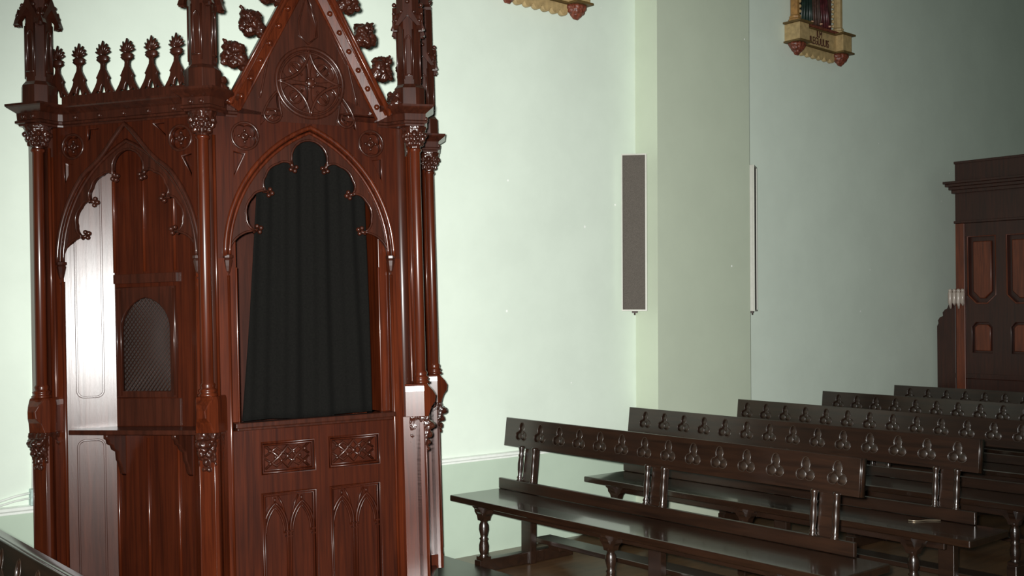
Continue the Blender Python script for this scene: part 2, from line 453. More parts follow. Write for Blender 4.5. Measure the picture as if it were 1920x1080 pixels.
# cornice swept round the plan with a break-forward at each column
def column_frame(i):
    an = math.radians((-146, -140, -36, -36)[i])      # the columns stand square to the side faces
    b = Vector((cos(an), sin(an)))
    t = Vector((-b.y, b.x)); o = V[i] - PIV.xy
    # x = tangent, y = outward
    return Matrix(((t.x, b.x, 0, o.x), (t.y, b.y, 0, o.y), (0, 0, 1, 0), (0, 0, 0, 1)))
CF = [column_frame(i) for i in range(4)]
def onface(F, u, d):
    p = F @ Vector((u, 0, d)); return Vector((p.x, p.y))
def oncol(i, t, b):
    p = CF[i] @ Vector((t, b, 0)); return Vector((p.x, p.y))
def sweep(path, prof, name, mat, caps=True):
    """profile = (outward, z); outward lies to the left-hand side of travel reversed"""
    n = len(path); vs = []; fs = []; m = len(prof); bm = bmesh.new(); rows = []
    for i, p in enumerate(path):
        d0 = (path[i] - path[i - 1]).normalized() if i else None
        d1 = (path[i + 1] - path[i]).normalized() if i < n - 1 else None
        if d0 is None: d0 = d1
        if d1 is None: d1 = d0
        n0 = Vector((d0.y, -d0.x)); n1 = Vector((d1.y, -d1.x)); b = (n0 + n1)
        b = b.normalized() if b.length > 1e-6 else n0
        k = 1 / max(.45, b.dot(n0))
        rows.append([bm.verts.new((p.x + b.x * o * k, p.y + b.y * o * k, z)) for o, z in prof])
    for i in range(n - 1):
        for j in range(m - 1):
            bm.faces.new((rows[i][j], rows[i + 1][j], rows[i + 1][j + 1], rows[i][j + 1]))
        bm.faces.new((rows[i][m - 1], rows[i + 1][m - 1], rows[i + 1][0], rows[i][0]))
    bm.faces.new(rows[0]); bm.faces.new(list(reversed(rows[-1])))
    return bm
# direction of travel: columns run 0 -> 3 so that outward is on the right: travel along +e, n=(e.y,-e.x)
# column tangent t = (-b.y, b.x) points against travel, so the order is reversed
def colpts(i, w=.078, f=.078):
    return [oncol(i, -w, -.012), oncol(i, -w * .74, f), oncol(i, w * .74, f), oncol(i, w, -.012)]
corn = [(-.04, 2.500), (.004, 2.500), (.006, 2.508), (.018, 2.512), (.018, 2.522), (.010, 2.528), (.012, 2.560), (.026, 2.570), (.046, 2.584), (.052, 2.590), (.052, 2.600), (-.04, 2.606)]
# penitent side: whole run; priest side: only as far as the gable foot
pathA = [oncol(0, -.13, -.06)] + colpts(0) + [onface(FA, .10, -.030), onface(FA, WID[0] - .10, -.030)] + colpts(1) + [onface(FB, .10, -.030), onface(FB, .155, -.030)]
pathC = [onface(FB, WID[1] - .155, -.030), onface(FB, WID[1] - .10, -.030)] + colpts(2) + [onface(FC, .10, -.030), onface(FC, WID[2] - .10, -.030)] + colpts(3) + [oncol(3, .13, -.06)]
for path in (pathA, pathC):
    bm = sweep(path, corn, '', None)
    bmesh.ops.recalc_face_normals(bm, faces=bm.faces)
    me = bpy.data.meshes.new('cornice'); bm.to_mesh(me); bm.free()
    link('cornice', me, Bd, booth)
    # top cap over column bays
# beads on the frieze
def bead(p):
    mb = MB(); mb.ball(tuple(p), .0115); mb.build('bead', Bd, booth)
for k in range(5): bead(FA @ Vector((.175 + .1325 * k, 2.541, -.018)))
for k in range(5): bead(FC @ Vector((.155 + .1325 * k, 2.541, -.018)))
for i in range(4):
    for q in ((.026, .090), (-.026, .090)):
        p = oncol(i, *q); bead((p.x, p.y, 2.541))
bead(FB @ Vector((.15, 2.541, -.018)))

# low parapet and cresting finials
def cresting(F, W):
    mb = MB(F); mb.box(.09, W - .09, 2.600, 2.652, -.055, -.030); mb.build('parapet', Bd, booth, .003)
    n = 6
    for k in range(n):
        u = .050 + .1325 * k + (.0 if W > .86 else -.01)
        if k == 0 : u = .062
        mb = MB(F @ Matrix.Translation((u, 2.652, 0)))
        # split foot, neck and shoulder cut from one board
        half = [(.066, -.004), (.058, .008), (.044, .030), (.034, .050), (.030, .066), (.036, .074), (.030, .082), (.021, .100), (.012, .116), (.010, .134), (.014, .146)]
        outl = half + [(-x, z) for x, z in reversed(half)] + [(-.046, -.004), (-.038, .008), (-.024, .034), (-.018, .05), (-.010, .058), (0, .030), (.010, .058), (.018, .05), (.024, .034), (.038, .008), (.046, -.004)]
        lob = half + [(-x, z) for x, z in reversed(half)] + [(-.046, -.004), (-.030, .018), (-.024, .004), (-.015, -.003), (-.012, .012), (-.007, .030), (0, .044), (.007, .030), (.012, .012), (.015, -.003), (.024, .004), (.030, .018), (.046, -.004)]
        mb.plate([lob], -.054, -.034, .003)
        # bulb under the leaf
        mb.lathe([(.012, 0), (.026, .008), (.035, .016), (.030, .023), (.035, .029), (.024, .037), (.010, .042)],
                 F=Matrix.Translation((0, .142, -.044)) @ Matrix(((1, 0, 0, 0), (0, 0, 1, 0), (0, -1, 0, 0), (0, 0, 0, 1))) @ Matrix.Diagonal((1, .6, 1, 1)), n=12)
        # fan of lobes
        for t, rr in ((-72, .042), (-48, .047), (-24, .054), (0, .064), (24, .054), (48, .047), (72, .042)):
            a = math.radians(t)
            mb.tube([(0, .182, -.044), (rr * .6 * sin(a), .186 + rr * .6 * cos(a), -.042), (rr * sin(a), .186 + rr * cos(a), -.046)], [.009, .0085, .0045], n=7)
        mb.ball((0, .186, -.044), .012, sc=(1, 1.1, .6))
        mb.build('cresting_finial', Bd, booth)
cresting(FA, WID[0]); cresting(FC, WID[2])

# columns with pedestal, buttress and pinnacle
def ngon(r, n=8, ph=PI / 8, k=1): return [(r * cos(2 * PI * i / n + ph), r * sin(2 * PI * i / n + ph) * k) for i in range(n)]
for i in range(4):
    F = CF[i]
    G = Matrix.Translation((0, .012, 0))
    mb = MB(F); mb.box(-.048, .048, -.075, .01, .10, 1.05, G)
    mb.prism([(-.048, .0), (-.048, .040), (-.036, .052), (.036, .052), (.048, .040), (.048, .0)], .10, 1.04)
    for sx in (-1, 1): mb.tube([(sx * .036, .050, .22), (sx * .036, .050, .90)], .004)
    mb.prism([(-.06, -.02), (-.040, .054), (.040, .054), (.06, -.02)], .10, .18)
    mb.build('buttress', Bo, booth, .003)
    # carved bracket
    mb = MB(F)
    for z0, z1, w0, f0, w1, f1 in ((.90, .975, .047, .050, .048, .062), (.975, 1.02, .048, .062, .049, .082), (1.02, 1.05, .050, .070, .055, .068)):
        vs = [(-w0, -.03, z0), (-w0 * .9, f0, z0), (w0 * .9, f0, z0), (w0, -.03, z0), (-w1, -.03, z1), (-w1 * .9, f1, z1), (w1 * .9, f1, z1), (w1, -.03, z1)]
        mb._add(vs, [(0, 1, 5, 4), (1, 2, 6, 5), (2, 3, 7, 6), (3, 0, 4, 7), (4, 5, 6, 7), (3, 2, 1, 0)])
    for x, y, z, r in ((-.024, .080, 1.0, .018), (.024, .080, 1.0, .018), (0, .086, 1.0, .017), (-.018, .068, .955, .016), (.018, .068, .955, .016), (0, .058, .915, .016), (-.030, .062, .975, .013), (.030, .062, .975, .013), (-.012, .055, .885, .012), (.012, .055, .885, .012)):
        mb.ball((x, y, z), r, n=8)
    leafy(mb.build('carved_bracket', Bd, booth), .0045, .012)
    mb = MB(F)
    def oct_(w, f): return [(-w, -.05), (-w, .045), (-w + (f - .045) * .6, f), (w - (f - .045) * .6, f), (w, .045), (w, -.05)]
    lv = [(1.048, .056, .066), (1.075, .056, .074), (1.096, .056, .082), (1.118, .056, .100), (1.150, .056, .104), (1.175, .056, .090), (1.200, .054, .068), (1.212, .050, .062)]
    vs = []; fs = []
    for z, w, f in lv: vs += [(x, y, z) for x, y in oct_(w, f)]
    for k in range(len(lv) - 1):
        for j in range(6): fs.append((k * 6 + j, k * 6 + (j + 1) % 6, k * 6 + 6 + (j + 1) % 6, k * 6 + 6 + j))
    fs += [tuple(reversed(range(6))), tuple(range(len(vs) - 6, len(vs)))]
    mb._add(vs, fs); mb.build('pedestal', Bo, booth, .003)
    # colonnette
    mb = MB(F)
    c = (0, .030, 0)
    mb.lathe([(.046, 1.212), (.046, 1.222), (.036, 1.228), (.042, 1.236), (.042, 1.242), (.031, 1.249), (.034, 1.260), (.034, 1.266), (.0275, 1.274), (.0265, 2.375), (.034, 2.382), (.034, 2.391), (.028, 2.396)], c, 24)
    for sx in (-1, 1): mb.tube([(sx * .040, .000, 1.212), (sx * .040, .000, 2.40)], .008, n=10)
    mb.build('colonnette', Bo, booth)
    # backing post behind the colonnette
    nb = [Vector(((V[k + 1] - V[k]).normalized().y, -(V[k + 1] - V[k]).normalized().x)) for k in (max(i - 1, 0), min(i, 2))]
    cp = V[i] - PIV.xy - (nb[0] + nb[1]).normalized() * .062
    mb = MB(); mb.lathe([(.034, 1.04), (.034, 2.50)], (cp.x, cp.y, 0), 16); mb.build('corner_post', Bd, booth, .003)
    # leafy capital
    mb = MB(F)
    mb.lathe([(.028, 2.392), (.034, 2.42), (.044, 2.45), (.058, 2.470), (.060, 2.476), (.060, 2.486), (.064, 2.490), (.066, 2.502), (.03, 2.504)], c, 8, phase=PI / 8, smooth=False)
    for ring, (z, r, br, m) in enumerate(((2.418, .037, .012, 8), (2.442, .046, .014, 8), (2.462, .056, .013, 8))):
        for k in range(m):
            a = 2 * PI * (k + .5 * (ring % 2)) / m
            mb.ball((c[0] + r * cos(a), c[1] + r * sin(a), z), br, n=7, m=5, sc=(1, 1, 1.1))
    leafy(mb.build('capital', Bd, booth), .0036, .007)
    # pinnacle
    Gp = Matrix.Translation((0, .012, 0))
    def ring(z, hw, ch): 
        return [(x, y, z) for x, y in ((-hw, -hw + ch), (-hw, hw - ch), (-hw + ch, hw), (hw - ch, hw), (hw, hw - ch), (hw, -hw + ch), (hw - ch, -hw), (-hw + ch, -hw))]
    mb = MB(F)
    lv = [(2.590, .076, .042), (2.694, .075, .042), (2.702, .068, .038), (2.714, .060, .034)]
    vs = []; fs = []
    for z, hw, ch in lv: vs += ring(z, hw, ch)
    for k in range(len(lv) - 1):
        for j in range(8): fs.append((k * 8 + j, k * 8 + (j + 1) % 8, k * 8 + 8 + (j + 1) % 8, k * 8 + 8 + j))
    fs += [tuple(range(7, -1, -1)), tuple(range(len(vs) - 8, len(vs)))]
    mb._add(vs, fs, Gp); mb.build('pinnacle_base', Bd, booth, .002)
    mb = MB(F)
    lv = [(2.712, .057, .033), (3.34, .056, .033)]
    vs = []; fs = []
    for z, hw, ch in lv: vs += ring(z, hw, ch)
    for j in range(8): fs.append((j, (j + 1) % 8, 8 + (j + 1) % 8, 8 + j))
    fs += [tuple(range(7, -1, -1)), tuple(range(8, 16))]
    mb._add(vs, fs, Gp)
    # sunk lancets framed by thin rolls on each face
    for q in range(4):
        Rq = Gp @ Matrix.Rotation(q * PI / 2, 4, 'Z')
        hw = .0575
        lan = arch_half(.015, 2.93, .028, 8)
        line = [(.015, hw, 2.76)] + [(x, hw, z) for x, z in lan] + [(-x, hw, z) for x, z in reversed(lan[:-1])] + [(-.015, hw, 2.76)]
        mb.tube(line, .0048, F=Rq, n=6)
        mb.tube([(-.022, hw, 2.76), (.022, hw, 2.76)], .0055, F=Rq, n=6)
        for sx in (-1, 1): mb.tube([(sx * .0235, hw - .001, 2.735), (sx * .0235, hw - .001, 2.99)], .0045, F=Rq, n=6)
        # gablet
        g = [(-.070, 2.975), (-.072, 2.99), (0, 3.115), (.072, 2.99), (.070, 2.975), (0, 3.06)]
        mb.prism(g, hw - .004, hw + .020, F=Rq, plane='xz')
        mb.ball((0, hw + .01, 3.128), .012, F=Rq, n=8)
        for sx in (-1, 1):
            mb.prism([(sx * .052, 2.975), (sx * .085, 2.985), (sx * .072, 3.02), (sx * .058, 3.06)], hw - .012, hw + .012, F=Rq, plane='xz')
            for kk in range(2):
                mb.ball((sx * (.058 - .026 * kk), hw + .012, 3.03 + .045 * kk), .010, F=Rq, n=7, m=5)
    mb.build('pinnacle_shaft', Bd, booth)
    mb = MB(F)
    mb.lathe([(.078, 3.335), (.080, 3.35), (.060, 3.37), (.010, 3.95)], (0, .012, 0), 4, phase=PI / 4, smooth=False)
    for q in range(4):
        a = PI / 4 + q * PI / 2
        for k in range(8):
            r = .068 - .0066 * k * 1.0; z = 3.40 + .065 * k
            mb.ball((r * cos(a), .012 + r * sin(a), z), .014, n=7, m=5, sc=(1, 1, .8))
            mb.ball((r * 1.15 * cos(a), .012 + r * 1.15 * sin(a), z + .012), .009, n=7, m=5)
    mb.ball((0, .012, 3.96), .03); mb.build('spire', Bd, booth)

# gable over the priest's opening
Wb = WID[1]; uc = Wb / 2
apexz = 3.335
def rake_pt(s, side, inset=0):    # s 0 foot .. 1 apex along outer edge
    x0, z0 = .405, 2.575
    dx, dz = -x0, apexz - z0; L = math.hypot(dx, dz); nx, nz = -dz / L, dx / L   # inward normal for the right side
    return (uc + side * (x0 + dx * s + nx * inset), z0 + dz * s + nz * inset)
mb = MB(FB)
tri = [(uc - .375, 2.545), (uc, apexz - .03), (uc + .375, 2.545)]
rosc, rosz, rosr = uc + .004, 2.690, .160
# four long petals between a concave star
pet = []
for q in range(4):
    a = PI / 4 + q * PI / 2
    o_ = []
    for t in range(20):
        th = 2 * PI * t / 20
        x = .085 + .064 * cos(th); y = .060 * sin(th) * (1.0 + .45 * cos(th))
        o_.append((rosc + x * cos(a) - y * sin(a), rosz + x * sin(a) + y * cos(a)))
    pet.append(o_)
mouch = []
for sg in (-1, 1):
    o_ = []
    # tear-drop leaning along the arch
    for t in range(28):
        th = 2 * PI * t / 28
        r = .043 * (1 + .0 * cos(th))
        x, y = r * cos(th), r * sin(th)
        if y > 0: y *= 2.6; x *= (1 - y / .135 * .75); x -= (y / .11) ** 2 * .030 * 1
        o_.append((uc + sg * (.185 + x), 2.500 + .03 + y))
    if sg < 0: o_.reverse()
    mouch.append(o_)
topm = [(uc, 3.13), (uc - .045, 2.99), (uc - .045, 2.92), (uc, 2.88), (uc + .045, 2.92), (uc + .045, 2.99)]
mb.plate([tri] + pet + mouch + [topm], -.050, -.024, .004)
mb.plate([[(uc - .37, 2.55), (uc, apexz - .04), (uc + .37, 2.55)]], -.066, -.052)
mb.build('gable_panel', Bd, booth)
mb = MB(FB)
for r, w, d in ((rosr + .008, .010, -.020), (rosr - .012, .006, -.022)):
    mb.tube([(rosc + r * cos(t * PI / 20), rosz + r * sin(t * PI / 20), d) for t in range(40)], w, closed=True, n=8)
for q in range(4):   # concave star ribs
    a = q * PI / 2; b = a + PI / 2
    P0 = (rosc + rosr * cos(a), rosz + rosr * sin(a)); P1 = (rosc + .032 * cos(a + PI / 4), rosz + .032 * sin(a + PI / 4)); P2 = (rosc + rosr * cos(b), rosz + rosr * sin(b))
    pts = []
    for t in range(13):
        t /= 12; x = (1 - t) ** 2 * P0[0] + 2 * t * (1 - t) * P1[0] + t * t * P2[0]; z = (1 - t) ** 2 * P0[1] + 2 * t * (1 - t) * P1[1] + t * t * P2[1]
        pts.append((x, z, -.022))
    mb.tube(pts, .008, n=6)
    # small trefoil inside each petal
    c_ = (rosc + .098 * cos(a + PI / 4), rosz + .098 * sin(a + PI / 4))
    mb.tube([(c_[0] + .030 * cos(t * PI / 6), c_[1] + .030 * sin(t * PI / 6), -.036) for t in range(12)], .005, closed=True, n=6)
    mb.tube([(c_[0] + .022 * cos(a + PI / 4), c_[1] + .022 * sin(a + PI / 4), -.034), (rosc + .05 * cos(a + PI / 4), rosz + .05 * sin(a + PI / 4), -.026)], .006, n=6)
mb.ball((rosc, rosz, -.018), .026, sc=(1, 1, .6)); 
for q in range(6): mb.ball((rosc + .022 * cos(q * PI / 3), rosz + .022 * sin(q * PI / 3), -.010), .008)
mb.build('rosette', Bd, booth)
mb = MB(FB)
for o_ in mouch: mb.tube([(x, z, -.022) for x, z in o_], .0065, closed=True, n=6)
for sg in (-1, 1):
    mb.tube([(uc + sg * (.185 + .022 * cos(t * .5)), 2.530 + .022 * sin(t * .5), -.032) for t in range(11)], .005, n=6)
    mb.tube([(uc + sg * (.245 - .1 * t / 8 + .004 * t), 2.60 + .30 * t / 8, -.020) for t in range(9)], .005, n=6)
mb.tube([(x, z, -.022) for x, z in topm], .005, closed=True, n=6)
mb.build('mouchette_moulding', Bd, booth)
for side in (-1, 1):
    mb = MB(FB)
    def band(i0, i1, d0, d1):
        a0 = rake_pt(-.02, side, i0); a1 = rake_pt(1, side, i0); b1 = rake_pt(1, side, i1); b0 = rake_pt(-.02, side, i1)
        a1 = (uc + side * max(0, side * (a1[0] - uc)), a1[1]); 
        mb.plate([[a0, a1, b1, b0]], d0, d1, .003)
    band(0, .022, -.05, .030)
    q4 = [rake_pt(-.02, side, .022), rake_pt(.985, side, .022), rake_pt(.955, side, .072), rake_pt(-.02, side, .072)]
    vs = [(x, z, -.05) for x, z in q4] + [(q4[0][0], q4[0][1], .006), (q4[1][0], q4[1][1], .006), (q4[2][0], q4[2][1], -.0115), (q4[3][0], q4[3][1], -.0115)]
    mb._add(vs, [(0, 1, 2, 3), (4, 5, 6, 7), (0, 1, 5, 4), (1, 2, 6, 5), (2, 3, 7, 6), (3, 0, 4, 7)])
    L0 = rake_pt(-.01, side, .025); L1 = rake_pt(.97, side, .025); mb.tube([(*L0, .006), (*L1, .006)], .006)
    L0 = rake_pt(-.01, side, .072); L1 = rake_pt(.94, side, .072); mb.tube([(*L0, -.014), (*L1, -.014)], .007)
    L0 = rake_pt(-.01, side, .004); L1 = rake_pt(.99, side, .004); mb.tube([(*L0, .026), (*L1, .026)], .007)
    for k in range(8):
        p_ = rake_pt(.055 + .116 * k, side, .048); mb.ball((*p_, .001), .0145)
    mb.build('raking_moulding', Bo, booth)
    for k in range(5):
        s_ = .03 + .213 * k; p_ = rake_pt(s_, side, -.052)
        mb = MB(FB @ Matrix.Translation((p_[0], p_[1], -.006)) @ Matrix.Scale(1.3, 4))
        q_ = rake_pt(s_ - .03, side, .004); st = ((q_[0] - p_[0]) / 1.3, (q_[1] - p_[1]) / 1.3)
        mb.tube([(st[0], st[1], 0), (st[0] * .4, st[1] * .4 - .004, .008), (side * .012, .004, .01)], [.022, .026, .030], n=8)
        for dx, dz, r in ((.022, -.026, .024), (.040, -.004, .022), (.034, .022, .020), (.012, .034, .018), (.002, .012, .028), (.046, .030, .010), (.050, -.024, .014), (.026, .044, .010), (-.01, .03, .016)):
            mb.ball((side * dx, dz, random.uniform(-.008, .012)), r, n=8, sc=(1, 1, 1.1))
        for q in range(5): mb.ball((side * random.uniform(0, .045), random.uniform(-.03, .035), .022), random.uniform(.007, .011), n=7, m=5)
        mb.tube([(side * .036, .03, 0), (side * .046, .052, 0), (side * .054, .058, 0)], [.010, .008, .006], n=6)
        leafy(mb.build('crocket', Bd, booth), .0045, .018)
mb = MB(FB @ Matrix.Translation((uc, apexz, 0)))
mb.tube([(0, -.03, 0), (0, .10, 0)], [.03, .018]); 
for t in range(8): mb.ball((.045 * cos(t * PI / 4), .12, .045 * sin(t * PI / 4)), .024)
mb.ball((0, .17, 0), .034, sc=(1, 1.4, 1)); mb.build('finial', Bd, booth)

# sill and half door of the priest's compartment
mb = MB(FB)
mb.box(.115, Wb - .105, 1.052, 1.076, -.075, -.004); mb.box(.125, Wb - .115, 1.038, 1.052, -.075, -.018)
mb.build('sill', Bd, booth, .004)
def panel_plate(mb, outer, holes, t0, t1, bev=.006): mb.plate([outer] + holes, t0, t1, bev)
DR = [(.241, .500, .828, .974), (.574, .833, .828, .974), (.238, .503, .15, .735), (.574, .834, .15, .735)]
mb = MB(FB)
outer = [(.10, .12), (.10, 1.04), (Wb - .10, 1.04), (Wb - .10, .12)]
holes = [[(a, c_), (b, c_), (b, d), (a, d)] for a, b, c_, d in DR]
panel_plate(mb, outer, holes, -.068, -.034, .005)
mb.box(.12, Wb - .12, .13, 1.03, -.082, -.066)
door = mb.build('half_door', M['booth_mid'], booth)
for a, b, c_, d in DR:
    mb = MB(FB)
    for r_, w_ in ((0.003, .0065), (.014, .005)):
        mb.tube([(a + r_, c_ + r_, -.036 - r_ * .6), (b - r_, c_ + r_, -.036 - r_ * .6), (b - r_, d - r_, -.036 - r_ * .6), (a + r_, d - r_, -.036 - r_ * .6)], w_, closed=True, n=8)
    mb.build('panel_moulding', M['booth_mid'], door)
    mb = MB(FB); mx, mz = (a + b) / 2, (c_ + d) / 2
    if d - c_ < .2:
        w, h_ = (b - a) / 2 - .022, (d - c_) / 2 - .018
        # interlaced lozenge leaf carving
        for sg in (-1, 1):
            mb.tube([(mx - w, mz - sg * h_, -.060), (mx - w * .4, mz, -.052), (mx, mz + sg * h_ * .9, -.050), (mx + w * .4, mz, -.052), (mx + w, mz - sg * h_, -.060)], [.006, .008, .009, .008, .006], n=6)
            mb.tube([(mx - w, mz + sg * h_ * .1, -.060), (mx - w * .5, mz + sg * h_ * .8, -.054), (mx, mz + sg * h_ * .1, -.050)], .006, n=6)
            mb.tube([(mx + w, mz + sg * h_ * .1, -.060), (mx + w * .5, mz + sg * h_ * .8, -.054), (mx, mz + sg * h_ * .1, -.050)], .006, n=6)
        for dx, dz, r in ((0, 0, .014), (.03, .018, .010), (-.03, -.018, .010), (.03, -.018, .009), (-.03, .018, .009), (.085, .03, .010), (-.085, -.03, .010), (.085, -.03, .009), (-.085, .03, .009), (.06, 0, .009), (-.06, 0, .009)):
            mb.ball((mx + dx, mz + dz, -.052), r, n=8)
        mb.build('leaf_carving', Bd, door)
    else:
        for sg in (-1, 1):
            cx = mx + sg * (b - a) * .245; hw = (b - a) * .215
            ah = arch_half(hw, d - .175, .125, 10)
            mb.tube([(cx + hw, .17, -.054)] + [(cx + x, z, -.052) for x, z in ah] + [(cx - x, z, -.052) for x, z in reversed(ah[:-1])] + [(cx - hw, .17, -.054)], .0065, n=6)
            mb.tube([(cx + x * .78, z - .022, -.060) for x, z in ah] + [(cx - x * .78, z - .022, -.060) for x, z in reversed(ah[:-1])], .005, n=6)
            for s2 in (-1, 1):
                mb.box(cx + s2 * hw - .012, cx + s2 * hw + .012, d - .192, d - .184, -.064, -.044)
                mb.box(cx + s2 * hw - .009, cx + s2 * hw + .009, d - .215, d - .208, -.064, -.046)
            mb.tube([(cx, d - .05, -.058), (cx, d - .026, -.058)], .006, n=6)
        mb.tube([(mx, d - .18, -.056), (mx + .03, d - .06, -.056), (mx + .05, d - .02, -.056)], .005, n=6)
        mb.tube([(mx, d - .18, -.056), (mx - .03, d - .06, -.056), (mx - .05, d - .02, -.056)], .005, n=6)
        mb.build('lancet_carving', M['booth_mid'], door)
# inner jambs of the opening
for sg, x0_, x1_ in ((0, .105, .150), (1, Wb - .150, Wb - .105)):
    mb = MB(FB); mb.box(x0_, x1_, 1.076, 2.50, -.32 if sg else -.34, -.074)
    xe = x1_ if not sg else x0_
    mb.tube([(xe, 1.076, -.076), (xe, 1.80, -.076)], .006)
    if not sg: mb.box(x0_ + .008, x1_ + .008, 1.55, 1.60, -.34, -.10)
    mb.build('jamb', Bo, booth, .003)
# partition walls inside
mb = MB(FB); mb.box(.12, .20, .12, 2.5, -.60, -.345); mb.build('partition', Bo, booth)
mb = MB(FB); mb.box(Wb - .20, Wb - .12, .12, 2.5, -.60, -.345); mb.build('partition', Bo, booth)
mb = MB(FB); mb.box(.12, Wb - .12, .12, 2.5, -.64, -.60); mb.build('inner_back', M['booth_dark'], booth)

# black curtain: pleated sheet with a hem
nx, nz = 90, 40; bm = bmesh.new(); g = []
for j in range(nz + 1):
    t = j / nz; row = []
    for i in range(nx + 1):
        s = i / nx
        u0 = .170 + (.283 - .170) * t ** .9; u1 = .832 - .012 * t
        u = u0 + (u1 - u0) * s; z = 1.079 + (2.44 - 1.079) * t
        d = -.104 + .010 * sin(s * 23 + 1.3 * sin(t * 2)) * (1 - .3 * t) + .006 * sin(s * 51 + t * 3) + .004 * sin(s * 9 - t * 5)
        z += .004 * sin(s * 9) * (1 - t) - (.004 if t == 0 else 0)
        row.append(bm.verts.new(FB @ Vector((u, z, d))))
    g.append(row)
for j in range(nz):
    for i in range(nx):
        f = bm.faces.new((g[j][i], g[j][i + 1], g[j + 1][i + 1], g[j + 1][i])); f.smooth = True
me = bpy.data.meshes.new('curtain'); bm.to_mesh(me); bm.free()
cu = link('curtain', me, M['curtain'], booth); sd = cu.modifiers.new('solid', 'SOLIDIFY'); sd.thickness = .004
cu['label'] = 'black cloth curtain in the arched opening'
mb = MB(FB); mb.tube([(.14, 2.44, -.104), (Wb - .14, 2.44, -.104)], .009); mb.build('curtain_rod', Bd, booth)

# penitents' niches
def niche(F, W, mirror=False):
    K = F if not mirror else F @ Matrix(((-1, 0, 0, W), (0, 1, 0, 0), (0, 0, 1, 0), (0, 0, 0, 1)))
    # polished splayed panel on the outer side
    a = Vector((.060, -.020)); d = Vector((.808, -.589)); nrm = Vector((.589, .808)); LN = .268
    G = K @ Matrix(((d.x, 0, nrm.x, a.x), (0, 1, 0, 0), (d.y, 0, nrm.y, a.y), (0, 0, 0, 1)))
    mb = MB(G)
    mb.plate([[(.022, .12), (.022, 2.46), (LN, 2.46), (LN, .12)], rrect(.075, .200, 1.20, 2.44, .035), rrect(.075, .200, .16, 1.00, .035)], -.022, -.004, .002)
    mb.box(.024, LN, .13, 2.46, -.048, -.032); mb.plate([rrect(.082, .193, 1.207, 2.433, .029)], -.034, -.021); mb.plate([rrect(.082, .193, .167, .993, .029)], -.034, -.021)
    for z0, z1 in ((1.20, 2.44), (.16, 1.00)):
        mb.plate([rrect(.082, .193, z0 + .007, z1 - .007, .029)], -.022, -.005, .0015)
    mb.build('splayed_panel', Bg, booth)
    # back wall of the niche with slender mouldings
    bx0, bx1, bd = .272, .690, -.172
    mb = MB(K); gx0, gx1, gz0, gz1 = .285, .590, 1.205, 1.715
    ga = arch_half((gx1 - gx0) / 2 - .02, 1.52, .155, 10); gc = (gx0 + gx1) / 2
    hole = [(gc + x, z) for x, z in ga] + [(gc - x, z) for x, z in reversed(ga[:-1])] + [(gx0 + .02, gz0 + .02), (gx1 - .02, gz0 + .02)]
    mb.plate([[(bx0 - .01, .12), (bx0 - .01, 2.5), (bx1, 2.5), (bx1, .12)], [(gx0, gz0), (gx1, gz0), (gx1, gz1), (gx0, gz1)]], bd - .03, bd, .003)
    mb.build('niche_back', M['booth_mid'], booth)
    mb = MB(K)
    for x in (.262, .428, .594):
        for za, zb in ((1.80, 2.48), (.14, 1.0)):
            m1 = MB(K); m1.tube([(x + .008, za, bd + .003), (x + .008, zb, bd + .003)], .0085); m1.build('niche_moulding', Bo, booth)
    mb.box(bx0, .62, 1.745, 1.79, bd, bd + .022); mb.build('niche_rail', Bd, booth, .002)
    mb = MB(K); mb.box(bx0, .62, 1.058, 1.19, bd - .01, bd + .008); mb.build('niche_panel', Bd, booth, .002)
    fr = MB(K); fr.plate([[(gx0 - .012, gz0 - .012), (gx1 + .012, gz0 - .012), (gx1 + .012, gz1 + .012), (gx0 - .012, gz1 + .012)], hole], bd - .012, bd + .012, .004)
    for x in (gx0 - .004, gx0 + .018, gx1 + .004): fr.tube([(x, gz0, bd + .012), (x, gz1, bd + .012)], .005)
    fr = fr.build('grille_frame', Bd, booth)
    mb = MB(K)
    st = .021
    def clip(p, q):
        # keep inside the opening rectangle
        return p, q
    k = -60
    X0, X1, Z0, Z1 = gx0 + .012, gx1 - .012, gz0 + .012, gz1 - .01
    while k < 90:
        for sg in (1, -1):
            # line z = sg*1.25*(x) + c
            m_ = sg * 1.25; c_ = (Z0 - .5 + k * st) - (m_ * (X0 if sg > 0 else X0))
            pts = []
            for x in (X0, X1):
                z = m_ * x + c_
                if Z0 <= z <= Z1: pts.append((x, z))
            for z in (Z0, Z1):
                x = (z - c_) / m_
                if X0 < x < X1: pts.append((x, z))
            if len(pts) >= 2:
                (xa, za), (xb, zb) = pts[0], pts[1]
                mb.tube([(xa, za, bd - .010 + .003 * sg), (xb, zb, bd - .010 + .0022 * sg)], .0021, n=4)
        k += 1.25
    mb.build('lattice', M['mesh'], fr)
    mb = MB(K); mb.box(gx0 - .03, gx1 + .03, gz0 - .03, gz1 + .03, bd - .075, bd - .065); mb.build('unlit_backing', M['void'], fr)  # near-black sheet standing in for the unlit inside behind the lattice
    # inner wall on the priest's side
    mb = MB(K)
    a2 = Vector((.682, bd)); b2 = Vector((W - .050, -.055)); dd = (b2 - a2); LL = dd.length; dd.normalize(); n2 = Vector((-dd.y, dd.x))
    G2 = K @ Matrix(((dd.x, 0, n2.x, a2.x), (0, 1, 0, 0), (dd.y, 0, n2.y, a2.y), (0, 0, 0, 1)))
    mb.F = G2; mb.box(0, LL, .12, 2.5, -.02, 0); mb.tube([(LL * .55, .13, .004), (LL * .55, 1.0, .004)], .008); mb.tube([(LL * .55, 1.22, .004), (LL * .55, 2.4, .004)], .009)
    mb.build('inner_panel', Bo, booth)
    # kneeler's arm shelf on brackets
    mb = MB(K)
